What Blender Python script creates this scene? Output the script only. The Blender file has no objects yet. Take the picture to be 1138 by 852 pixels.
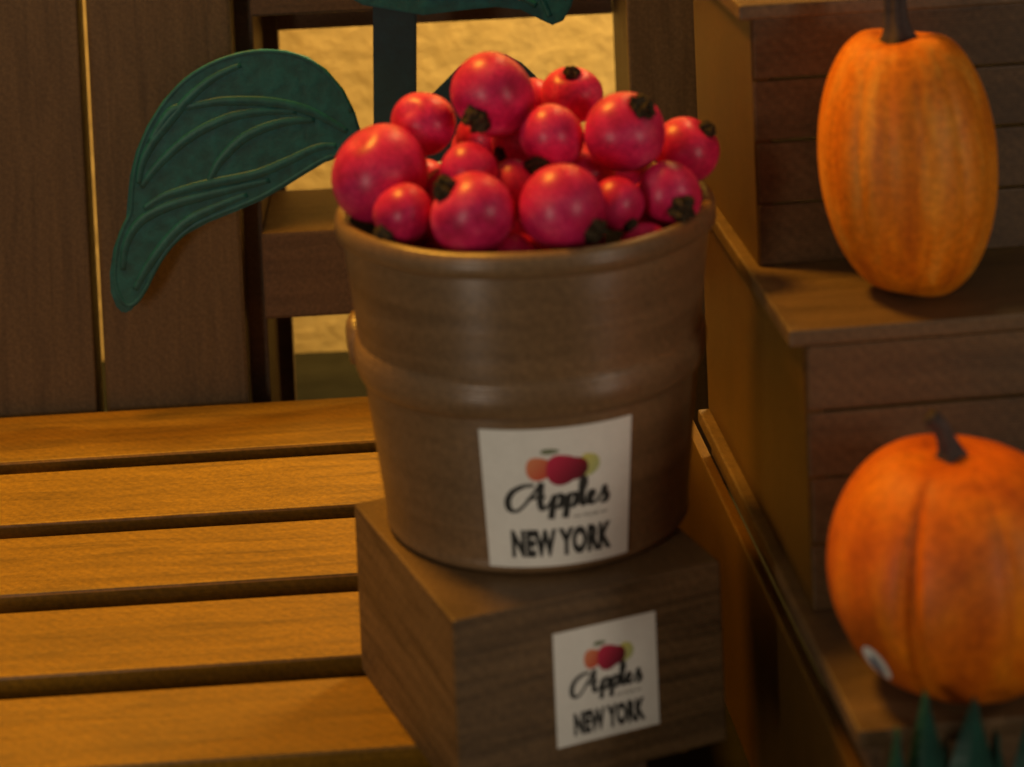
import bpy, bmesh, math, random
from mathutils import Vector, Matrix
random.seed(7)
sc = bpy.context.scene
CM = 0.01

# ------------------------------------------------------------------ camera
H = 25.0                      # camera height over the bench seat, cm
FPX, PX, PY = 2500.0, 583.0, -320.0
TH, ROLL = math.radians(3.1), math.atan(.042)
F = Vector((0, math.cos(TH), -math.sin(TH)))
R0 = Vector((1, 0, 0)); U0 = R0.cross(F)
RT = math.cos(ROLL)*R0 - math.sin(ROLL)*U0
UP = math.sin(ROLL)*R0 + math.cos(ROLL)*U0
CAM = Vector((0, 0, H))
cd = bpy.data.cameras.new('camera'); cam = bpy.data.objects.new('camera', cd)
sc.collection.objects.link(cam); sc.camera = cam
M = Matrix((RT, UP, -F)).transposed().to_4x4(); M.translation = CAM*CM
cam.matrix_world = M
cd.sensor_width = 36; cd.sensor_fit = 'HORIZONTAL'
cd.lens = FPX/1138*36
cd.shift_x = -(PX-569)/1138
cd.shift_y = (PY-426)/1138
cd.clip_start = .01; cd.clip_end = 50
cd.dof.use_dof = True; cd.dof.focus_distance = .62; cd.dof.aperture_fstop = 14.5

# ------------------------------------------------------------------ world and lamps
w = bpy.data.worlds.new('World'); sc.world = w; w.use_nodes = True
w.node_tree.nodes['Background'].inputs[0].default_value = (1.0, .80, .60, 1)
w.node_tree.nodes['Background'].inputs[1].default_value = .11
sc.view_settings.view_transform = 'Standard'; sc.view_settings.look = 'None'
sc.view_settings.exposure = 0; sc.view_settings.gamma = 1
def lamp(name, loc, target, size, power, col, shape='DISK', tall=0, spread=180):
    l = bpy.data.lights.new(name, 'AREA'); l.shape = shape; l.size = size*CM; l.energy = power; l.color = col
    l.spread = math.radians(spread)
    if tall: l.shape = 'RECTANGLE'; l.size_y = tall*CM
    o = bpy.data.objects.new(name, l); sc.collection.objects.link(o)
    o.location = Vector(loc)*CM
    o.rotation_euler = (Vector(target)-Vector(loc)).to_track_quat('-Z', 'Y').to_euler()
    return o
lamp('table_lamp', (-22, 64, 62), (-2, 55, 2), 12, 3.75, (1, .46, .045))
lamp('front_lamp', (-27, 8, 12), (0, 52, 8), 5, .41, (1, .83, .66), tall=16)
lamp('side_lamp', (38, 12, 16), (0, 50, 8), 5, .36, (1, .83, .66), tall=14)
lamp('wall_lamp', (16, 76, 50), (2, 81.5, 8), 8, 1.55, (1, .70, .27), spread=85)

# ------------------------------------------------------------------ helpers
def wor(p, yaw):
    c, s = math.cos(yaw), math.sin(yaw); return Vector((c*p[0]-s*p[1], s*p[0]+c*p[1], p[2]))
def loc2(p, yaw): return wor(p, -yaw)
def ray(x, y): return F + RT*((x-PX)/FPX) - UP*((y-PY)/FPX)
def at_y(x, y, Y, yaw=0):      # photo direction -> point on the upright plane y'=Y of a frame, in frame cm
    d = loc2(ray(x, y), yaw); c = loc2(CAM, yaw)
    return c + d*((Y-c.y)/d.y)
def tag(o, label=None, cat=None, group=None, kind=None):
    if label: o['label'] = label
    if cat: o['category'] = cat
    if group: o['group'] = group
    if kind: o['kind'] = kind
    return o
class Frame:
    """a thing: Empty at its base; parts are given in the frame's own cm coordinates"""
    def __init__(s, name, base, yaw, label, cat, group=None):
        s.base = Vector(base); s.o = bpy.data.objects.new(name, None); s.o.empty_display_size = .01
        sc.collection.objects.link(s.o)
        s.o.location = wor(base, yaw)*CM; s.o.rotation_euler = (0, 0, yaw)
        tag(s.o, label, cat, group)
    def part(s, name, bm, m, parent=None, smooth=False, label=None):
        return mesh(name, bm, m, parent or s.o, s.base, smooth, label)
def mesh(name, bm, m, parent=None, base=Vector((0, 0, 0)), smooth=False, label=None):
    for v in bm.verts: v.co = (v.co - base)*CM
    bmesh.ops.recalc_face_normals(bm, faces=bm.faces)
    me = bpy.data.meshes.new(name); bm.to_mesh(me); bm.free()
    for x in (m if isinstance(m, (list, tuple)) else [m]): me.materials.append(x)
    if smooth: me.polygons.foreach_set('use_smooth', [True]*len(me.polygons))
    o = bpy.data.objects.new(name, me); sc.collection.objects.link(o)
    if parent is not None: o.parent = parent
    if label: o['label'] = label
    return o
def box(bm, x0, x1, y0, y1, z0, z1, bev=.04, jit=0):
    b = bmesh.new(); bmesh.ops.create_cube(b, size=1)
    for v in b.verts:
        v.co = Vector(((x0+x1)/2+v.co.x*(x1-x0), (y0+y1)/2+v.co.y*(y1-y0), (z0+z1)/2+v.co.z*(z1-z0)))
        if jit: v.co += Vector([random.uniform(-jit, jit) for _ in range(3)])
    if bev: bmesh.ops.bevel(b, geom=b.edges[:], offset=bev, segments=2, affect='EDGES', profile=.6)
    join(bm, b)
def join(bm, b):
    mp = {v: bm.verts.new(v.co) for v in b.verts}
    for f in b.faces:
        nf = bm.faces.new([mp[v] for v in f.verts]); nf.material_index = f.material_index; nf.smooth = f.smooth
    b.free()
def BX(*a, **k): b = bmesh.new(); box(b, *a, **k); return b
def lathe(prof, n=72, c=(0, 0), fn=None, close=True):
    bm = bmesh.new(); rings = []
    for i, (r, z) in enumerate(prof):
        if r < 1e-4: rings.append([bm.verts.new((c[0], c[1], z))]); continue
        ring = []
        for k in range(n):
            a = 2*math.pi*k/n; rr, zz = (r, z) if fn is None else fn(r, z, a)
            ring.append(bm.verts.new((c[0]+rr*math.cos(a), c[1]+rr*math.sin(a), zz)))
        rings.append(ring)
    for A, B in zip(rings, rings[1:]):
        if len(A) == 1 and len(B) == 1: continue
        for k in range(n):
            l = (k+1) % n
            if len(A) == 1: bm.faces.new((A[0], B[k], B[l]))
            elif len(B) == 1: bm.faces.new((A[k], B[0], A[l]))
            else: bm.faces.new((A[k], B[k], B[l], A[l]))
    return bm
def tube(bm, pts, rad, n=10, flat=1.0, nrm=None):
    pts = [Vector(p) for p in pts]; rings = []
    for i, p in enumerate(pts):
        t = (pts[min(i+1, len(pts)-1)]-pts[max(i-1, 0)]).normalized()
        u = (nrm or Vector((0, 1, 0))); a = t.cross(u)
        if a.length < 1e-3: a = t.cross(Vector((1, 0, 0)))
        a.normalize(); b = a.cross(t).normalized()
        r = rad[i] if isinstance(rad, (list, tuple)) else rad
        rings.append([bm.verts.new(p+a*r*math.cos(2*math.pi*k/n)+b*r*flat*math.sin(2*math.pi*k/n)) for k in range(n)])
    for A, B in zip(rings, rings[1:]):
        for k in range(n): bm.faces.new((A[k], B[k], B[(k+1) % n], A[(k+1) % n]))
    bm.faces.new(rings[0]); bm.faces.new(rings[-1][::-1])
def spline(P, n=8):
    P = [Vector(p) for p in P]; out = []
    for i in range(len(P)-1):
        p0, p1, p2, p3 = P[max(i-1, 0)], P[i], P[i+1], P[min(i+2, len(P)-1)]
        for k in range(n):
            t = k/n
            out.append(.5*((2*p1)+(p2-p0)*t+(2*p0-5*p1+4*p2-p3)*t*t+(3*p1-p0-3*p2+p3)*t**3))
    out.append(P[-1]); return out

# ------------------------------------------------------------------ materials
def newmat(name):
    m = bpy.data.materials.new(name); m.use_nodes = True; nt = m.node_tree
    return m, nt, nt.nodes['Principled BSDF'], nt.nodes, nt.links
def ramp(N, stops):
    r = N.new('ShaderNodeValToRGB'); e = r.color_ramp.elements
    while len(e) < len(stops): e.new(.5)
    for x, (p, c) in zip(e, stops): x.position = p; x.color = (*c, 1)
    return r
def mulc(c, k): return tuple(x*k for x in c)
def wood(name, c, rough=.5, streak=(1, 14, 14), scale=60, layers='Z', lay=.35, contrast=.35, hatch=.12, spec=.4):
    """brown printed plastic that imitates timber: streaks, fine layer lines, diagonal hatch and grain"""
    m, nt, p, N, L = newmat(name)
    tc = N.new('ShaderNodeTexCoord'); mp = N.new('ShaderNodeMapping'); mp.inputs['Scale'].default_value = streak
    oi = N.new('ShaderNodeObjectInfo'); ad = N.new('ShaderNodeVectorMath'); ad.operation = 'ADD'
    mo = N.new('ShaderNodeVectorMath'); mo.operation = 'SCALE'; mo.inputs['Scale'].default_value = 3.0
    cb = N.new('ShaderNodeCombineXYZ'); L.new(oi.outputs['Random'], cb.inputs[0]); L.new(oi.outputs['Random'], cb.inputs[2])
    L.new(cb.outputs[0], mo.inputs[0]); L.new(tc.outputs['Object'], ad.inputs[0]); L.new(mo.outputs[0], ad.inputs[1])
    L.new(ad.outputs[0], mp.inputs[0])
    n1 = N.new('ShaderNodeTexNoise'); n1.inputs['Scale'].default_value = scale; n1.inputs['Detail'].default_value = 5; n1.inputs['Distortion'].default_value = .6
    L.new(mp.outputs[0], n1.inputs['Vector'])
    r = ramp(N, [(.28, mulc(c, 1-contrast)), (.5, c), (.75, mulc(c, 1+contrast*.8))]); L.new(n1.outputs['Fac'], r.inputs[0])
    # fine grain
    n2 = N.new('ShaderNodeTexNoise'); n2.inputs['Scale'].default_value = 900; n2.inputs['Detail'].default_value = 2
    L.new(tc.outputs['Object'], n2.inputs['Vector'])
    n3 = N.new('ShaderNodeTexWave'); n3.wave_type = 'BANDS'; n3.bands_direction = 'DIAGONAL'; n3.inputs['Scale'].default_value = 170
    n3.inputs['Distortion'].default_value = 1.2; n3.inputs['Detail'].default_value = 2; n3.inputs['Detail Scale'].default_value = .6
    L.new(tc.outputs['Object'], n3.inputs['Vector'])
    a = N.new('ShaderNodeMath'); a.operation = 'MULTIPLY_ADD'; L.new(n2.outputs['Fac'], a.inputs[0]); a.inputs[1].default_value = .9; a.inputs[2].default_value = .55
    b = N.new('ShaderNodeMath'); b.operation = 'MULTIPLY_ADD'; L.new(n3.outputs['Fac'], b.inputs[0]); b.inputs[1].default_value = hatch; b.inputs[2].default_value = 1-hatch/2
    ab = N.new('ShaderNodeMath'); ab.operation = 'MULTIPLY'; L.new(a.outputs[0], ab.inputs[0]); L.new(b.outputs[0], ab.inputs[1])
    mx = N.new('ShaderNodeVectorMath'); mx.operation = 'SCALE'; L.new(r.outputs[0], mx.inputs[0]); L.new(ab.outputs[0], mx.inputs['Scale'])
    L.new(mx.outputs[0], p.inputs['Base Color'])
    w1 = N.new('ShaderNodeTexWave'); w1.bands_direction = layers; w1.inputs['Scale'].default_value = 500; w1.inputs['Distortion'].default_value = .8; w1.inputs['Detail Scale'].default_value = .2
    L.new(tc.outputs['Object'], w1.inputs['Vector'])
    s = N.new('ShaderNodeMath'); s.operation = 'ADD'; L.new(w1.outputs['Fac'], s.inputs[0])
    s2 = N.new('ShaderNodeMath'); s2.operation = 'MULTIPLY'; L.new(n1.outputs['Fac'], s2.inputs[0]); s2.inputs[1].default_value = 3; L.new(s2.outputs[0], s.inputs[1])
    bp = N.new('ShaderNodeBump'); bp.inputs['Strength'].default_value = lay; bp.inputs['Distance'].default_value = .0002
    L.new(s.outputs[0], bp.inputs['Height']); L.new(bp.outputs[0], p.inputs['Normal'])
    p.inputs['Roughness'].default_value = rough; p.inputs['Specular IOR Level'].default_value = spec
    return m
BR = (.150, .082, .046)
M_plank = wood('plank_brown', (.118, .080, .040), .55, (14, 14, 1.2), 22, 'Z', .3, .25, .07)
M_slat = wood('slat_brown', (.205, .100, .004), .45, (1, 9, 9), 30, 'Y', .5, .32, .10)
M_step = wood('step_brown', (.118, .068, .028), .5, (1, 3, 9), 26, 'Z', .4, .25, .12)
M_tread = wood('tread_brown', (.140, .085, .038), .5, (1, 5, 5), 30, 'Y', .4, .3, .1)
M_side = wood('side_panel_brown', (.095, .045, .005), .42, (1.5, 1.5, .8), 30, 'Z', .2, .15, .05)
M_crate = wood('crate_brown', (.135, .082, .035), .55, (.8, .8, 12), 34, 'Z', .5, .52, .08)
M_basket = wood('basket_brown', (.200, .122, .056), .33, (.6, .6, 9), 24, 'Z', .3, .24, .04, spec=.6)
M_frame = wood('frame_brown', (.118, .070, .036), .55, (1, 14, 14), 22, 'Z', .3, .2, .07)

def simple(name, c, rough=.5, nscale=150, var=.25, bump=.0, spec=.5, grain=.25, bdist=.0003):
    m, nt, p, N, L = newmat(name)
    tc = N.new('ShaderNodeTexCoord'); n = N.new('ShaderNodeTexNoise'); n.inputs['Scale'].default_value = nscale; n.inputs['Detail'].default_value = 5
    L.new(tc.outputs['Object'], n.inputs['Vector'])
    r = ramp(N, [(.3, mulc(c, 1-var)), (.7, mulc(c, 1+var))]); L.new(n.outputs['Fac'], r.inputs[0])
    n2 = N.new('ShaderNodeTexNoise'); n2.inputs['Scale'].default_value = 1100; L.new(tc.outputs['Object'], n2.inputs['Vector'])
    a = N.new('ShaderNodeMath'); a.operation = 'MULTIPLY_ADD'; L.new(n2.outputs['Fac'], a.inputs[0]); a.inputs[1].default_value = 2*grain; a.inputs[2].default_value = 1-grain
    mx = N.new('ShaderNodeVectorMath'); mx.operation = 'SCALE'; L.new(r.outputs[0], mx.inputs[0]); L.new(a.outputs[0], mx.inputs['Scale'])
    L.new(mx.outputs[0], p.inputs['Base Color']); p.inputs['Roughness'].default_value = rough; p.inputs['Specular IOR Level'].default_value = spec
    if bump:
        bp = N.new('ShaderNodeBump'); bp.inputs['Strength'].default_value = bump; bp.inputs['Distance'].default_value = bdist
        L.new(n.outputs['Fac'], bp.inputs['Height']); L.new(bp.outputs[0], p.inputs['Normal'])
    return m
M_wall = simple('cream_wall', (.68, .53, .25), .8, 130, .10, .5, .2, .04, .0012)
M_table = simple('table_surface', (.016, .014, .007), .9, 60, .25, spec=.05)
M_leaf = simple('green_plastic', (.005, .120, .130), .5, 260, .3, .7)
M_vein = simple('green_plastic_vein', (.006, .118, .128), .45, 260, .2, .5)
M_stem = simple('dark_teal_plastic', (.006, .045, .058), .45, 200, .2, .2)
M_grass = simple('grass_plastic', (.006, .050, .034), .5, 200, .25, .3)
M_paper = simple('sticker_paper', (.84, .86, .80), .6, 300, .03, 0, .3, .06)
M_calyx = simple('dried_calyx', (.042, .030, .015), .8, 500, .8, .8, .2)
M_pstem = simple('pumpkin_stem', (.055, .040, .034), .7, 300, .5, .8, .3)
M_ink = simple('black_ink', (.03, .032, .03), .6, 500, .3)
M_grey = simple('grey_ink', (.22, .22, .18), .6, 500, .1)
M_basket_shade = simple('basket_shade_black', (.010, .006, .004), .95, spec=.05)  # near-black stands in for the shade between and below the apples
M_blue = simple('blue_ink', (.07, .11, .20), .5, 800, .4)

def apple_mat():
    m, nt, p, N, L = newmat('apple_skin')
    tc = N.new('ShaderNodeTexCoord'); oi = N.new('ShaderNodeObjectInfo')
    ad = N.new('ShaderNodeVectorMath'); L.new(tc.outputs['Object'], ad.inputs[0])
    cb = N.new('ShaderNodeCombineXYZ'); L.new(oi.outputs['Random'], cb.inputs[0]); L.new(cb.outputs[0], ad.inputs[1])
    n = N.new('ShaderNodeTexNoise'); n.inputs['Scale'].default_value = 170; n.inputs['Detail'].default_value = 6; L.new(ad.outputs[0], n.inputs['Vector'])
    r = ramp(N, [(.3, (.44, .008, .062)), (.52, (.64, .022, .115)), (.72, (.74, .075, .170))]); L.new(n.outputs['Fac'], r.inputs[0])
    n2 = N.new('ShaderNodeTexNoise'); n2.inputs['Scale'].default_value = 1300; L.new(ad.outputs[0], n2.inputs['Vector'])
    a = N.new('ShaderNodeMath'); a.operation = 'MULTIPLY_ADD'; L.new(n2.outputs['Fac'], a.inputs[0]); a.inputs[1].default_value = .9; a.inputs[2].default_value = .55
    mx = N.new('ShaderNodeVectorMath'); mx.operation = 'SCALE'; L.new(r.outputs[0], mx.inputs[0]); L.new(a.outputs[0], mx.inputs['Scale'])
    L.new(mx.outputs[0], p.inputs['Base Color']); p.inputs['Roughness'].default_value = .36
    p.inputs['Specular IOR Level'].default_value = .36
    bp = N.new('ShaderNodeBump'); bp.inputs['Strength'].default_value = .35; bp.inputs['Distance'].default_value = .0004
    L.new(n.outputs['Fac'], bp.inputs['Height']); L.new(bp.outputs[0], p.inputs['Normal'])
    return m
M_apple = apple_mat()
def pumpkin_mat(name, c0, c1, c2, stretch, sc_, bump):
    m, nt, p, N, L = newmat(name)
    tc = N.new('ShaderNodeTexCoord'); mp = N.new('ShaderNodeMapping'); mp.inputs['Scale'].default_value = stretch
    L.new(tc.outputs['Object'], mp.inputs[0])
    n = N.new('ShaderNodeTexNoise'); n.inputs['Scale'].default_value = sc_; n.inputs['Detail'].default_value = 6; n.inputs['Roughness'].default_value = .6; n.inputs['Distortion'].default_value = .4
    L.new(mp.outputs[0], n.inputs['Vector'])
    r = ramp(N, [(.28, c0), (.5, c1), (.72, c2)]); L.new(n.outputs['Fac'], r.inputs[0])
    n2 = N.new('ShaderNodeTexNoise'); n2.inputs['Scale'].default_value = 700; n2.inputs['Detail'].default_value = 3; L.new(tc.outputs['Object'], n2.inputs['Vector'])
    a = N.new('ShaderNodeMath'); a.operation = 'MULTIPLY_ADD'; L.new(n2.outputs['Fac'], a.inputs[0]); a.inputs[1].default_value = .9; a.inputs[2].default_value = .55
    mx = N.new('ShaderNodeVectorMath'); mx.operation = 'SCALE'; L.new(r.outputs[0], mx.inputs[0]); L.new(a.outputs[0], mx.inputs['Scale'])
    L.new(mx.outputs[0], p.inputs['Base Color']); p.inputs['Roughness'].default_value = .55; p.inputs['Specular IOR Level'].default_value = .35
    bp = N.new('ShaderNodeBump'); bp.inputs['Strength'].default_value = bump; bp.inputs['Distance'].default_value = .0006
    L.new(n.outputs['Fac'], bp.inputs['Height']); L.new(bp.outputs[0], p.inputs['Normal'])
    return m
M_pump1 = pumpkin_mat('pumpkin_skin_streaked', (.46, .095, .001), (.74, .205, .002), (.86, .36, .035), (1, 1, .16), 130, .5)
M_pump2 = pumpkin_mat('pumpkin_skin', (.34, .050, .001), (.64, .138, .001), (.78, .23, .003), (1, 1, .6), 60, .5)

# ------------------------------------------------------------------ setting: table and wall
ZT = -3.7
bm = bmesh.new()
vs = [bm.verts.new(v) for v in ((-130, -40, ZT), (130, -40, ZT), (130, 88.2, ZT), (-130, 88.2, ZT))]; bm.faces.new(vs)
tag(mesh('ground', bm, M_table), kind='structure')
YW = 84.5
bm = bmesh.new()
box(bm, -130, 130, YW, YW+4, ZT-2, 110, 0)
tag(mesh('wall', bm, M_wall), kind='structure')

# ------------------------------------------------------------------ slatted bench
BY, SY = .047, .10
fr = Frame('slatted_bench', (-12, 60, ZT), BY, 'low slatted bench seat carrying the wooden crate and the basket of apples', 'bench')
slats = [(65.75, 69.55), (61.15, 64.85), (56.72, 60.25), (52.25, 55.68), (47.85, 51.15)]
for k, (y0, y1) in enumerate(slats):
    fr.part('slat', BX(-30, 4.9, y0, y1, -.62, 0, bev=.09, jit=.02), M_slat)
for x in (-28, -13, 2.6): fr.part('bearer', BX(x, x+1.4, 48.2, 69.2, -1.7, -.63, bev=.05), M_frame)
for x in (-28, 2.6):
    for y in (48.4, 67.6): fr.part('leg', BX(x, x+1.4, y, y+1.4, ZT, -1.71, bev=.05), M_frame)

# ------------------------------------------------------------------ planked screen behind the bench
fr = Frame('plank_screen', (-4, 72, ZT), BY, 'brown screen of upright planks and open rail frame behind the bench', 'screen')
fr.part('plank', BX(-15.6, -11.04, 70.0, 71.4, ZT, 19, bev=.07, jit=.015), M_plank)
b = BX(-10.76, -6.28, 70.0, 71.4, ZT, 19, bev=.13, jit=.0)
fr.part('plank', b, M_plank)
fr.part('post', BX(-6.60, -5.72, 71.45, 75.5, ZT, 19, bev=.05), M_frame)
fr.part('back_post', BX(-6.2, -5.22, 75.52, 76.1, ZT, 19, bev=.03), M_frame)
fr.part('rail', BX(-5.70, 6.06, 70.3, 75.4, 2.35, 5.12, bev=.1), M_frame)
fr.part('rail', BX(-5.70, 6.06, 70.3, 70.9, 12.0, 14.6, bev=.1), M_frame)
fr.part('back_rail', BX(-5.2, 6.06, 74.9, 75.5, 10.65, 13.0, bev=.05), M_frame)
fr.part('post', BX(6.10, 10.2, 70.0, 75.5, ZT, 19, bev=.08), M_plank)
fr.part('top_rail', BX(-15.6, 10.2, 70.6, 75.5, 19.02, 20.4, bev=.08), M_frame)

# ------------------------------------------------------------------ plant cut-out with leaves
PL = 68.75
fr = Frame('plant_figure', (-1.2, PL, 0), BY, 'flat green plant with veined leaves on a dark stem, standing behind the apples', 'plant ornament')
def P(x, y, Y=PL): return at_y(x, y, Y, BY)
def slab(pts, y0, th, edge=.05, bulge=0.0):
    """closed outline (frame x,z) -> thick plate with rounded edge"""
    bm = bmesh.new()
    f = bm.faces.new([bm.verts.new((p.x, y0, p.z)) for p in pts])
    bmesh.ops.recalc_face_normals(bm, faces=[f])
    r = bmesh.ops.extrude_face_region(bm, geom=[f])
    for v in r['geom']:
        if isinstance(v, bmesh.types.BMVert): v.co.y += th
    bmesh.ops.recalc_face_normals(bm, faces=bm.faces)
    es = [e for e in bm.edges if len(e.link_faces) == 2 and e.calc_face_angle(0) > 1.0]
    bmesh.ops.bevel(bm, geom=es, offset=edge, segments=2, affect='EDGES', clamp_overlap=True)
    return bm
fr.part('stem', slab([P(414, -60), P(463, -60), P(463, 420), P(417, 420)], PL-.2, .55), M_stem)
LO = [(440, 150), (402, 148), (395, 124), (382, 98), (363, 76), (342, 62), (318, 55), (290, 53.5), (262, 58), (232, 69), (205, 86), (182, 110), (164, 138), (152, 166), (145, 195), (142.5, 222), (141, 240),
      (134, 254), (127, 274), (123, 300), (124, 322), (130, 338), (138, 346), (147, 342), (157, 328), (166, 310), (176, 292), (190, 274), (208, 258), (232, 245), (262, 233), (292, 220), (318, 205), (342, 190), (362, 178), (380, 172), (405, 176), (440, 190)]
lf = fr.part('leaf', slab([P(*p) for p in LO], PL-.28, .26, .06), M_leaf, label='broad green veined leaf drooping to a point in front of the planks')
veins = [[(205, 120), (228, 115), (253, 112), (299, 113), (338, 121), (362, 132), (386, 146)],
         [(157, 208), (176, 183), (211, 152), (253, 131), (290, 124), (330, 124)],
         [(232, 202), (246, 177), (274, 151), (313, 136), (350, 133)],
         [(160, 232), (180, 219), (207, 210), (232, 204), (282, 194), (317, 180), (352, 164), (374, 162)],
         [(154, 204), (158, 182), (170, 158), (187, 136), (211, 108), (238, 86), (268, 72)],
         [(137, 300), (140, 272), (156, 246), (187, 229), (225, 218), (262, 209), (300, 200)],
         [(150, 322), (162, 300), (182, 272), (208, 246), (240, 230), (275, 216)],
         [(205, 118), (188, 126), (166, 160)]]
for v in veins:
    bm = bmesh.new(); pts = spline([P(*p, PL-.27) for p in v], 5); n = len(pts)
    tube(bm, pts, [(.17)*(.55+.45*math.sin(math.pi*(i+.5)/n)) for i in range(n)], 8, .28)
    fr.part('vein', bm, M_vein, parent=lf, smooth=True)
# raised border of the leaf
bm = bmesh.new()
tube(bm, spline([P(x*1.0+(262-x)*.035, y+(160-y)*.035, PL-.27) for x, y in LO[2:-2]], 3), .075, 8, .3)
fr.part('border', bm, M_vein, parent=lf, smooth=True)
LU = [(385, -30), (388, -6), (404, 3), (440, 9), (470, 14), (510, 9), (550, 5), (578, 8), (598, 18), (613, 25), (625, 20), (634, 4), (640, -18), (600, -40), (500, -50)]
lf = fr.part('leaf', slab([P(*p) for p in LU], PL-.46, .25, .06), M_leaf, label='upper green leaf curling down at its right tip')
for v in [[(590, -20), (602, -2), (611, 18)], [(470, -12), (520, -10), (570, -6), (596, 6)]]:
    bm = bmesh.new(); tube(bm, spline([P(*p, PL-.45) for p in v], 5), .1, 8, .7); fr.part('vein', bm, M_vein, parent=lf, smooth=True)
LR = [(455, 150), (480, 105), (510, 75), (540, 62), (562, 61), (580, 70), (595, 84), (605, 102), (612, 130), (610, 165), (590, 185), (560, 190), (500, 190), (455, 185)]
fr.part('leaf', slab([P(*p) for p in LR], PL-.1, .25, .05), M_stem, label='dark leaf edge showing behind the top apples')

# ------------------------------------------------------------------ wooden steps
XS, XW = 9.657, 9.957     # left edge of treads, face of the side wall
fr = Frame('wooden_steps', (14, 50, ZT), SY, 'brown wooden display steps with planked risers, right of the bench', 'steps')
XR = 24
T2, T1, T3 = 3.08, 9.18, 15.33
Y1, Y2, YB = 45.96, 50.45, 58.05
# side panel of the lower body (top ledge shows), then walls of the upper levels
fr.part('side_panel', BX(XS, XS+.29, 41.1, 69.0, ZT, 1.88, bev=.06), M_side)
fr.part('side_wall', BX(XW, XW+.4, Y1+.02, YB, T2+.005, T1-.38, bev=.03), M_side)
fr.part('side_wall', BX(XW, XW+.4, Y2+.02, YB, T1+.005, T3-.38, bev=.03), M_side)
fr.part('side_wall', BX(XW+.02, XW+.4, 41.3, YB-.1, 1.89, T2-.38, bev=.0), M_frame)
def risers(yf, z0, z1, n, back=.5):
    h = (z1-z0)/n
    for k in range(n):
        fr.part('riser_board', BX(XW+.06 if k % 2 else XW+.03, XR, yf-.04, yf+back, z0+k*h+.035, z0+(k+1)*h-.02, bev=.05, jit=.012), M_step)
risers(Y1, T2, T1-.36, 4); risers(Y2, T1, T3-.36, 4)
risers(Y1+6.8+2, T3, T3+4.5, 3)
fr.part('riser_board', BX(XS+.52, XR, 41.25, 41.8, ZT, -.9, bev=.05), M_step)
fr.part('riser_board', BX(XS+.52, XR, 41.25, 41.8, -.87, T2-.38, bev=.05), M_step)
for (yf, yb, z) in ((40.9, YB, T2), (45.90, YB-.02, T1), (50.15, YB-.04, T3)):
    fr.part('tread', BX(XS, XR, yf, yb, z-.36, z, bev=.07, jit=.01), M_tread)

# ------------------------------------------------------------------ pumpkins
def pumpkin(name, cx, cy, zb, a, b, mat, ribs, depth, sharp, lean, label, stem_pts, stem_r, ph=0, top=.16, shp=1.0):
    fr = Frame(name, (cx, cy, zb), SY, label, 'pumpkin', 'orange pumpkins on the steps')
    def surf(u, v):          # u azimuth, v polar 0 top..pi bottom
        s, c = math.sin(v), math.cos(v)
        k = abs(math.cos((u-ph)*ribs/2+.25*math.sin(3*u)))
        g = (1-k)**sharp
        rr = 1 - depth*(1 if ribs > 8 else .40+.75*math.exp(-((u-4.22)/.4)**2))*g*(s**(.5 if ribs > 8 else 1.3))*(.75+.25*math.sin(5*u+1))
        e = math.copysign(abs(s)**shp, s)
        r = a*e*rr*(1+.03*math.sin(u+1)*c)
        z = b*c*(1-.02*math.sin(2*u))
        dd = math.exp(-(v/.33)**2); z -= b*top*dd
        if v > 2.4: z += b*.04*math.exp(-((math.pi-v)/.3)**2)
        return Vector((cx+r*math.cos(u)+lean*z/b, cy+r*math.sin(u), zb+b*.965+z))
    bm = bmesh.new(); nu, nv = 220, 90; g = []
    for j in range(nv+1):
        v = math.pi*j/nv
        g.append([bm.verts.new(surf(0, v))] if j in (0, nv) else [bm.verts.new(surf(2*math.pi*i/nu, v)) for i in range(nu)])
    for j in range(nv):
        A, B = g[j], g[j+1]
        for i in range(nu):
            l = (i+1) % nu
            if len(A) == 1: bm.faces.new((A[0], B[i], B[l]))
            elif len(B) == 1: bm.faces.new((A[i], B[0], A[l]))
            else: bm.faces.new((A[i], B[i], B[l], A[l]))
    body = fr.part('body', bm, mat, smooth=True)
    topz = surf(0, .02).z; tx = cx+lean
    bm = bmesh.new(); pts = spline([Vector((tx+p[0], cy+p[1], topz-.12+p[2])) for p in stem_pts], 5); n = len(pts)
    rings = []
    for i, q in enumerate(pts):
        t = i/(n-1); t2 = (pts[min(i+1, n-1)]-pts[max(i-1, 0)]).normalized()
        ax = t2.cross(Vector((0, 1, 0))).normalized(); bx_ = ax.cross(t2)
        r = stem_r*(1.75*(1-t)**5+1-.12*t+.15*t**6)
        rings.append([bm.verts.new(q+(ax*math.cos(A_)+bx_*math.sin(A_))*r*(1+.16*math.cos(5*A_+t*1.5))) for A_ in [2*math.pi*k/30 for k in range(30)]])
    for A, B in zip(rings, rings[1:]):
        for k in range(30): bm.faces.new((A[k], B[k], B[(k+1) % 30], A[(k+1) % 30]))
    bm.faces.new(rings[-1]); bm.faces.new(rings[0][::-1])
    fr.part('stem', bm, M_pstem, smooth=True)
    return fr, surf
p1 = loc2(at_y(1014, 200, 48.0, 0), SY)
pumpkin('pumpkin', p1.x+.17, 47.95, T1, 1.97, 3.07, M_pump1, 15, .03, 1.1, -.10,
        'tall oblong pumpkin with a straight dark stem on the upper step',
        [(0, 0, 0), (-.02, 0, .3), (-.05, .05, .7), (-.03, .1, 1.5), (.0, .1, 1.9)], .24, ph=.3, top=.15, shp=.86)
PX2 = 12.10
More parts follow.
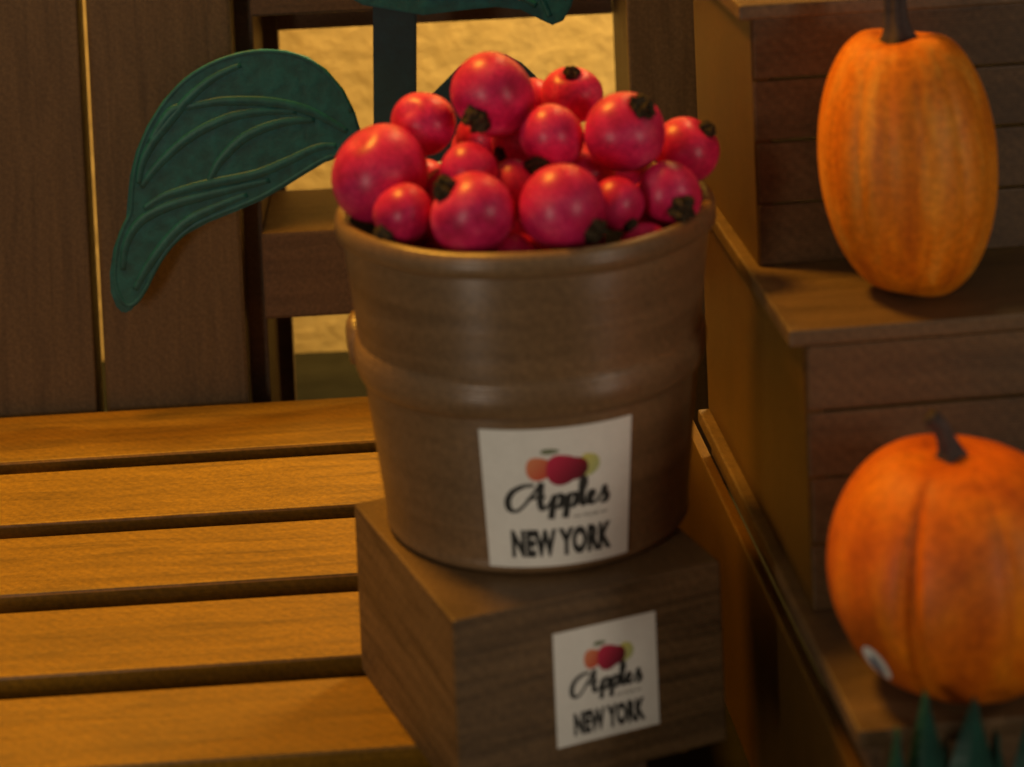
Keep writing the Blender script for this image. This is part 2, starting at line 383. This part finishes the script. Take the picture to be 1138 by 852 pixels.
fr2, surf2 = pumpkin('pumpkin', PX2, 42.4, T2, 2.54, 2.46, M_pump2, 7, .15, 4.2, -.02,
        'round ribbed pumpkin with a bent stem and a small sticker on the lower step',
        [(0, 0, 0), (-.04, 0, .25), (-.12, 0, .5), (-.24, 0, .75), (-.42, 0, .93)], .17, ph=0, top=.10, shp=.88)
# sticker on the lower pumpkin
def sticker2(u0, v0, ru, rv, off, m, name, parent):
    bm = bmesh.new(); c = None; rings = []
    for j in range(1, 7):
        ring = []
        for k in range(32):
            t = 2*math.pi*k/32; u = u0+ru*j/6*math.cos(t); v = v0+rv*j/6*math.sin(t)
            p = surf2(u, v); n = (surf2(u+.01, v)-p).cross(surf2(u, v+.01)-p).normalized()
            if n.dot(p-Vector((PX2, 42.4, T2+2.4))) < 0: n = -n
            ring.append(bm.verts.new(p+n*off))
        rings.append(ring)
    for A, B in zip(rings, rings[1:]):
        for k in range(32): bm.faces.new((A[k], B[k], B[(k+1) % 32], A[(k+1) % 32]))
    bm.faces.new(rings[0])
    return fr2.part(name, bm, m, parent, smooth=True)
st = sticker2(math.radians(209), 2.14, .14, .18, .015, M_paper, 'sticker', None)
sticker2(math.radians(209), 2.16, .06, .12, .025, M_blue, 'print_mark', st)

# ------------------------------------------------------------------ green grass ornament at the foot of the steps
GY = 39.6
fr = Frame('grass_tuft', (12, GY, ZT), SY, 'spiky green plastic grass standing in front of the lowest step', 'grass ornament')
def G(x, y): return at_y(x, y, GY, SY)
for tx, ty, wd, ln, dy in [(1001, 817, 24, 4, 0), (1037, 783, 34, 10, .25), (1090, 786, 42, -14, .1), (1118, 829, 30, 6, .35), (1150, 800, 40, 5, 0), (1064, 846, 22, 0, .5)]:
    t = G(tx, ty); base = G(tx+ln, ty+150); bm = bmesh.new(); rs = []
    h = t.z-ZT; wb = wd/FPX*GY*.5*1.25
    for i in range(31):
        s = i/30; z = ZT+h*s; x = base.x+(t.x-base.x)*s**1.4+.05*math.sin(s*6)
        ww = wb*1.55*min(1, (h*(1-s))/1.9)**.85; ww = max(ww*(1+.1*math.sin(s*5)), .035)
        y = GY+dy+.15*s
        rs.append([bm.verts.new(v) for v in ((x-ww, y+.12, z), (x-ww*.3, y-.1, z), (x+ww*.4, y-.12, z), (x+ww, y+.1, z), (x, y+.22, z))])
    for A, B in zip(rs, rs[1:]):
        for k in range(5): bm.faces.new((A[k], B[k], B[(k+1) % 5], A[(k+1) % 5]))
    bm.faces.new(rs[0]); bm.faces.new(rs[-1][::-1])
    fr.part('blade', bm, M_grass)

# ------------------------------------------------------------------ wooden crate
CYAW = math.atan2(.3615, .934)+.012
tl = Vector((-2.257, 45.058, 0)); cl = loc2(tl, CYAW)
CX0, CX1, CY0, CY1, CZ = cl.x, cl.x+6.15, cl.y, cl.y+6.7, 3.975
fr = Frame('wooden_crate', ((CX0+CX1)/2, (CY0+CY1)/2, 0.002), CYAW, 'square brown wooden crate with a white apple sticker, under the basket', 'crate')
bm = BX(CX0, CX1, CY0, CY1, .002, CZ, bev=.07)
crate = fr.part('box', bm, M_crate)

# ---- printed apple sticker, in unit coordinates, carried to any surface
def colored(name):
    m, nt, p, N, L = newmat(name); a = N.new('ShaderNodeVertexColor'); a.layer_name = 'ink'
    L.new(a.outputs[0], p.inputs['Base Color']); p.inputs['Roughness'].default_value = .6; return m
M_print = colored('printed_fruit')
def text_tris(s, bold=.03):
    cu = bpy.data.curves.new('tmp', 'FONT'); cu.body = s; cu.size = 1; cu.offset = bold; cu.resolution_u = 3; cu.space_character = 1.06
    o = bpy.data.objects.new('tmp', cu); sc.collection.objects.link(o)
    dg = bpy.context.evaluated_depsgraph_get(); me = o.evaluated_get(dg).to_mesh()
    v = [(q.co.x, q.co.y) for q in me.vertices]; f = [tuple(p.vertices) for p in me.polygons]
    o.evaluated_get(dg).to_mesh_clear(); bpy.data.objects.remove(o); bpy.data.curves.remove(cu)
    x0 = min(a[0] for a in v); x1 = max(a[0] for a in v); y0 = min(a[1] for a in v); y1 = max(a[1] for a in v)
    return [((a-x0)/(x1-x0), (b-y0)/(y1-y0)) for a, b in v], f
NY = text_tris('NEW YORK', .065)
SM = text_tris('FROM', .02)
SCR = [  # brush strokes of "Apples"
    [(1.25, 1.95), (.6, 1.9), (-.1, 1.45), (-.45, .7), (-.35, .0), (.1, -.15), (.6, .35), (1.15, 1.2), (1.7, 2.15)],
    [(1.7, 2.15), (1.62, 1.2), (1.6, .4), (1.75, -.05), (2.05, .15)],
    [(.75, .75), (1.3, .95), (1.95, .95)],
    [(2.05, .15), (2.35, .7), (2.5, 1.05), (2.4, .3), (2.25, -.9)],
    [(2.45, .6), (2.75, 1.05), (3.02, .8), (2.9, .2), (2.6, .0)],
    [(2.85, .1), (3.2, .5), (3.42, 1.05), (3.32, .3), (3.17, -.9)],
    [(3.37, .6), (3.67, 1.05), (3.94, .8), (3.82, .2), (3.52, .0)],
    [(3.8, .1), (4.2, .8), (4.55, 1.7), (4.5, 2.25), (4.3, 1.9), (4.25, .8), (4.35, .05), (4.65, .2)],
    [(4.65, .2), (5.0, .6), (5.1, .95), (4.9, 1.0), (4.75, .5), (4.9, .05), (5.25, .15)],
    [(5.25, .15), (5.6, .75), (5.75, 1.25), (5.8, .8), (5.95, .4), (5.8, .02), (5.5, .05)]]
def sticker(fr, parent, mapf, slant):
    """mapf(u,v,h) -> frame point; parts: sticker sheet > fruit print, lettering"""
    bm = bmesh.new(); nu, nv = 26, 6
    lay = [[[bm.verts.new(mapf(i/nu, j/nv, h)) for i in range(nu+1)] for j in range(nv+1)] for h in (.002, .014)]
    for q in lay:
        for j in range(nv):
            for i in range(nu): bm.faces.new((q[j][i], q[j][i+1], q[j+1][i+1], q[j+1][i]))
    a, b = lay
    for j in range(nv):
        for i in (0, nu): bm.faces.new((a[j][i], b[j][i], b[j+1][i], a[j+1][i]))
    for i in range(nu):
        for j in (0, nv): bm.faces.new((a[j][i], a[j][i+1], b[j][i+1], b[j][i]))
    sheet = fr.part('sticker', bm, M_paper, parent)
    # fruit
    bm = bmesh.new(); cl_ = bm.loops.layers.float_color.new('ink')
    def fruit(u, v, ru, rv, h, cA, cB, leaf=False):
        n = 28; cen = bm.verts.new(mapf(u, v, h)); rings = []
        for j in range(1, 5):
            ring = []
            for k in range(n):
                t = 2*math.pi*k/n; q = j/4*(1+.05*math.cos(3*t)-(.10*max(0, math.sin(t))**8 if not leaf else 0))
                ring.append((bm.verts.new(mapf(u+ru*q*math.cos(t), v+rv*q*math.sin(t), h)), (q*math.cos(t), q*math.sin(t))))
            rings.append(ring)
        def colr(x, y):
            s = min(1, max(0, .5+.5*x-.45*y)); return tuple(cA[i]*(1-s)+cB[i]*s for i in range(3))+(1,)
        cen_ = (cen, (0, 0)); fs = []
        for k in range(n): fs.append((cen_, rings[0][k], rings[0][(k+1) % n]))
        for A, B in zip(rings, rings[1:]):
            for k in range(n): fs.append((A[k], B[k], B[(k+1) % n], A[(k+1) % n]))
        for vs in fs:
            f = bm.faces.new([q[0] for q in vs])
            for lp, q in zip(f.loops, vs): lp[cl_] = colr(*q[1])
    fruit(.37, .715+slant*.33, .088, .088, .017, (.75, .26, .12), (.62, .10, .05))
    fruit(.70, .715+slant*.72, .070, .085, .017, (.66, .64, .16), (.48, .54, .22))
    fruit(.62, .70+slant*.6, .07, .085, .020, (.40, .015, .03), (.10, .006, .015))
    fruit(.525, .70+slant*.5, .115, .115, .023, (.58, .03, .08), (.20, .01, .03))
    fruit(.44, .835+slant*.44, .06, .020, .020, (.16, .20, .10), (.20, .24, .14), True)
    fr.part('fruit_print', bm, M_print, sheet)
    # script
    bm = bmesh.new(); lvl = .017
    for s in SCR:
        pts = [(.205+p[0]*.104, .395+p[1]*.088+slant*1.7*(p[0]*.104)+.03) for p in s]
        q = spline([Vector((a, b, 0)) for a, b in pts], 6); rows = []
        for i, p in enumerate(q):
            t = (q[min(i+1, len(q)-1)]-q[max(i-1, 0)]).normalized(); nn = Vector((-t.y, t.x, 0))
            wd = .010+.012*max(0, -t.y)+.002*abs(t.x)
            rows.append([bm.verts.new(mapf((p+nn*wd).x, (p+nn*wd).y, lvl)), bm.verts.new(mapf((p-nn*wd).x, (p-nn*wd).y, lvl))])
        for A, B in zip(rows, rows[1:]): bm.faces.new((A[0], B[0], B[1], A[1]))
        lvl += .0015
    fr.part('script_lettering', bm, M_ink, sheet)
    bm = bmesh.new(); vs = [bm.verts.new(mapf(.165+a*.70,   .07+b*.205+slant*(a*.7), .018)) for a, b in NY[0]]
    for f in NY[1]: bm.faces.new([vs[i] for i in f])
    fr.part('capital_lettering', bm, M_ink, sheet)
    bm = bmesh.new(); vs = [bm.verts.new(mapf(.66+a*.10, .335+b*.026+slant*1.3*.45, .018)) for a, b in SM[0]]
    for f in SM[1]: bm.faces.new([vs[i] for i in f])
    for x0, x1 in ((.59, .645), (.775, .83)):
        bm.faces.new([bm.verts.new(mapf(x, y+slant*1.3*(x-.2), .018)) for x, y in ((x0, .342), (x1, .342), (x1, .354), (x0, .354))])
    fr.part('small_lettering', bm, M_grey, sheet)
    return sheet
def map_crate(u, v, h): return Vector((CX0+2.19+u*(2.36), CY0-h, .77+v*2.45))
sticker(fr, fr.o, map_crate, 0.0)

# ------------------------------------------------------------------ basket
BC = (-.46, 50.4); ZB0, ZB1 = CZ+.004, 11.22
def rb(z): return 3.40+.83*(z-3.975)/7.245
fr = Frame('apple_basket', (BC[0], BC[1], ZB0), 0, 'round brown bushel basket with a white apple sticker, heaped with red apples', 'basket')
outer = [(0, ZB0), (rb(ZB0)-.12, ZB0), (rb(ZB0)-.02, ZB0+.05), (rb(ZB0)+.05, ZB0+.16), (rb(ZB0)+.02, ZB0+.26), (rb(4.35), 4.35)]
outer += [(rb(z), z) for z in (5, 6, 7, 8, 9, 10, 10.6)]
wobble = lambda r, z, a: (r*(1+.0035*math.sin(3*a+z*.6)), z)
inner = [(rb(11)-.05, 11.0), (rb(11)-.15, 11.0), (rb(9.4)-.28, 9.4), (0, 9.35)]
fr.part('body', lathe(outer+inner, 128, BC, wobble), M_basket, smooth=True)
hp = []
for k in range(15):
    t = k/14*math.pi; hp.append((rb(8.0)-.02+.20*math.sin(t)**.5*(1-.2*k/14), 8.46-.92*k/14))
hp += [(rb(7.54)-.06, 7.54)]
hp = [(rb(8.46)-.06, 8.46)]+hp
fr.part('hoop', lathe(hp, 128, BC, lambda r, z, a: (r*(1+.0035*math.sin(3*a+z*.6)), z+.05*math.sin(a+1.0))), M_basket, smooth=True)
rp = [(rb(10.7)-.03, 10.62), (rb(10.7)+.06, 10.68), (rb(11)+.13, 10.76), (rb(11)+.12, 11.08), (rb(11)+.05, 11.19), (rb(11)-.03, 11.23), (rb(11)-.14, 11.18), (rb(11)-.16, 10.95)]
fr.part('rim', lathe(rp, 128, BC, lambda r, z, a: (r*(1+.003*math.sin(2*a+z)), z+.012*math.sin(7*a)), ), M_basket, smooth=True)
ln = fr.part('shade_liner', lathe([(0, 9.75), (rb(9.75)-.3, 9.75), (rb(10.9)-.21, 10.95)], 96, BC), M_basket_shade)  # added false floor and inner wall, coloured near-black as the basket's inner shade
for sgn in (1,):
    a0 = math.radians(180-12) if sgn > 0 else math.radians(-12); bm = bmesh.new()
    pts = []
    for k in range(13):
        t = math.pi*k/12; az = a0+.14*math.cos(t); z = 7.75+.75*math.sin(t); r = rb(z)+.05+.08*math.sin(t)
        pts.append((BC[0]+r*math.cos(az), BC[1]+r*math.sin(az), z-.2))
    tube(bm, pts, .27, 10); fr.part('handle', bm, M_basket, smooth=True)
def map_basket(u, v, h):
    az = math.radians(-17.6+u*51.2); z = 4.2+v*3.12; r = rb(z)*(1+.0035)+.01+h
    return Vector((BC[0]+r*math.sin(az), BC[1]-r*math.cos(az), z))
sticker(fr, fr.o, map_basket, 0.0)

# ------------------------------------------------------------------ apples
def apple_bm(seed):
    rnd = random.Random(seed); a1, a2, e1 = rnd.uniform(0, 6), rnd.uniform(0, 6), rnd.uniform(.025, .06)
    prof = []
    n = 30
    for i in range(n+1):
        v = math.pi*i/n; s, c = math.sin(v), math.cos(v)
        r = s*(1+.03*c); z = c*.95
        z -= .16*math.exp(-(v/.30)**2); z += .07*math.exp(-((math.pi-v)/.28)**2)
        prof.append((0 if i in (0, n) else r, z))
    return lathe(prof, 44, (0, 0), lambda r, z, a: (r*(1+e1*math.sin(2*a+a1)+.02*math.sin(3*a+a2+2*z)), z*(1+.015*math.sin(a+a2))))
def calyx_bm(seed, big):
    rnd = random.Random(seed); bm = bmesh.new()
    bmesh.ops.create_icosphere(bm, subdivisions=3, radius=.235*big)
    for v in bm.verts:
        a = math.atan2(v.co.y, v.co.x); v.co *= 1+.3*math.sin(5*a+seed)*.7+rnd.uniform(-.12, .12); v.co.z = v.co.z*1.05+.86
    for k in range(6):
        a = 2*math.pi*k/6+rnd.uniform(-.3, .3); l = rnd.uniform(.18, .28)*big
        b = bmesh.new(); tube(b, [(0, 0, .84), (l*.6*math.cos(a), l*.6*math.sin(a), .93), (l*math.cos(a), l*math.sin(a), .92+rnd.uniform(0, .12))], [.08*big, .08*big, .04*big], 6); join(bm, b)
    return bm
# name, px, py, depth, radius, centre xyz, calyx px (or None), size of the calyx, label
APPLES = [
 (49.56, 1.011, -3.66, 49.56, 12.17, 51, (-8, 60), .8, 'largest red apple, at the far left rim of the basket'),
 (48.18, .636, -3.07, 48.18, 11.61, 33, (-25, 24), 1.5, 'small red apple with a dark calyx against the front left rim of the basket'),
 (47.50, .836, -1.56, 47.50, 11.72, 44, (-37, -36), 1.2, 'large red apple with an orange glint at the front rim, left of the middle'),
 (49.00, .608, -1.65, 49.00, 12.27, 31, (-26, 12), 1.2, 'small apple half hidden above the glinting front apple'),
 (50.64, .689, -2.71, 50.64, 12.99, 34, (10, 60), 1, 'red apple in the upper left of the heap with a bright glint on top'),
 (50.20, .873, -1.07, 50.20, 13.70, 43, (-20, 27), 1.35, 'topmost large red apple with a dark calyx facing forward'),
 (49.50, .673, .22, 49.50, 12.85, 34, (-16, 31), 1.1, 'plain red apple in the middle of the heap'),
 (52.00, .645, .72, 52.00, 13.18, 31, (1, -25), 1.1, 'red apple at the back of the heap with a stub pointing up'),
 (49.40, .850, 1.83, 49.40, 12.89, 43, (21, -27), 1.3, 'large red apple on the right with a dark calyx at its upper right'),
 (50.70, .710, 3.27, 50.70, 12.10, 35, (26, -24), 1.1, 'red apple at the far right rim of the basket'),
 (48.79, .664, 2.74, 48.79, 11.64, 34, (13, 17), 1.7, 'red apple with a dark calyx by the front right rim of the basket'),
 (47.50, .893, .36, 47.50, 11.80, 47, (37, 29), 1.15, 'large red apple at the front middle with a brown calyx at its lower right'),
 (48.21, .559, 1.56, 48.21, 11.63, 29, (16, 27), 1, 'small red apple wedged right of the large front middle one'),
 (51.65, .640, -1.31, 51.65, 12.37, 31, (4, 60), 1, 'apple mostly hidden beneath the topmost one'),
 (52.63, .505, -.15, 52.63, 12.94, 24, (9, 60), 1, 'little apple peeping out behind the topmost one on its right'),
 (49.20, .531, -.64, 49.20, 11.85, 27, (22, -20), 1.5, 'small apple in the gap between the two large front ones'),
 (50.76, .589, -.54, 50.76, 12.39, 29, (-22, 10), 1, 'shaded apple between the topmost one and the plain middle one'),
]
FILL = [(.97, 50.19, 11.86, .60), (-1.41, 52.77, 11.78, .71), (-.04, 51.68, 11.63, .63), (1.57, 51.87, 11.56, .81), (.63, 52.89, 11.46, .66),
        (-2.19, 50.23, 11.36, .65), (2.50, 49.92, 10.99, .63), (-1.61, 51.36, 10.99, .69), (-.45, 50.20, 10.95, .71),
        (-2.21, 49.02, 10.80, .67), (-1.01, 48.89, 10.68, .62), (.51, 48.94, 10.64, .71), (-.68, 47.62, 10.60, .60),
        (2.1, 48.0, 10.75, .48), (-3.35, 48.6, 10.7, .45), (-2.9, 51.6, 11.3, .60)]
FL = ['deep apple showing red below the large right hand one', 'back apple low behind the heap on the left', 'buried apple below the plain middle one',
      'back apple low behind the large right hand one', 'back apple buried in the middle of the rear rim', 'buried apple right of the largest one',
      'buried apple behind the small wedged one', 'buried apple under the upper left one', 'buried apple deep in the centre of the basket',
      'buried apple between the two left front ones', 'buried apple behind the front glinting one', 'buried apple behind the large front middle one', 'apple low in the gap at the front rim',
      'apple low in the gap by the front right rim', 'little apple low by the front left rim', 'apple behind the largest one, low by the left rim']
view = lambda c: (CAM-Vector(c)).normalized()
def add_apple(i, c, r, caly, big, label):
    c = Vector(c); vd = view(c); right = vd.cross(Vector((0, 0, 1))).normalized()*-1; up = vd.cross(right).normalized()
    if up.z < 0: up = -up
    if caly is None or abs(caly[1]) >= 60:
        rd = random.Random(i*13+1); d = (-vd*rd.uniform(.5, 1)+right*rd.uniform(-.6, .6)-up*rd.uniform(.2, .9)).normalized()
    else:
        x, y = caly[0], -caly[1]; rp = r/c.y*FPX; x /= rp; y /= rp; l = math.hypot(x, y)
        if l > .95: x, y = x/l*.95, y/l*.95
        d = (right*x+up*y+vd*math.sqrt(max(0.02, 1-x*x-y*y))).normalized()
    q = d.to_track_quat('Z', 'Y')
    bm = apple_bm(i)
    me_s = r*1.085
    for v in bm.verts: v.co = v.co*me_s
    o = mesh('apple', bm, M_apple, None, smooth=True); o.location = c*CM; o.rotation_mode = 'QUATERNION'; o.rotation_quaternion = q
    tag(o, label, 'apple', 'red apples heaped in the basket')
    bm = calyx_bm(i, big)
    for v in bm.verts: v.co = v.co*me_s
    mesh('calyx', bm, M_calyx, o, smooth=False)
for i, (_, r, x, y, z, rp, cal, big, lab) in enumerate(APPLES): add_apple(i, (x, y, z), r, cal, big, lab)
for i, (x, y, z, r) in enumerate(FILL): add_apple(50+i, (x, y, z), r, None, 1, FL[i])

sc.render.resolution_x = 1024; sc.render.resolution_y = 767
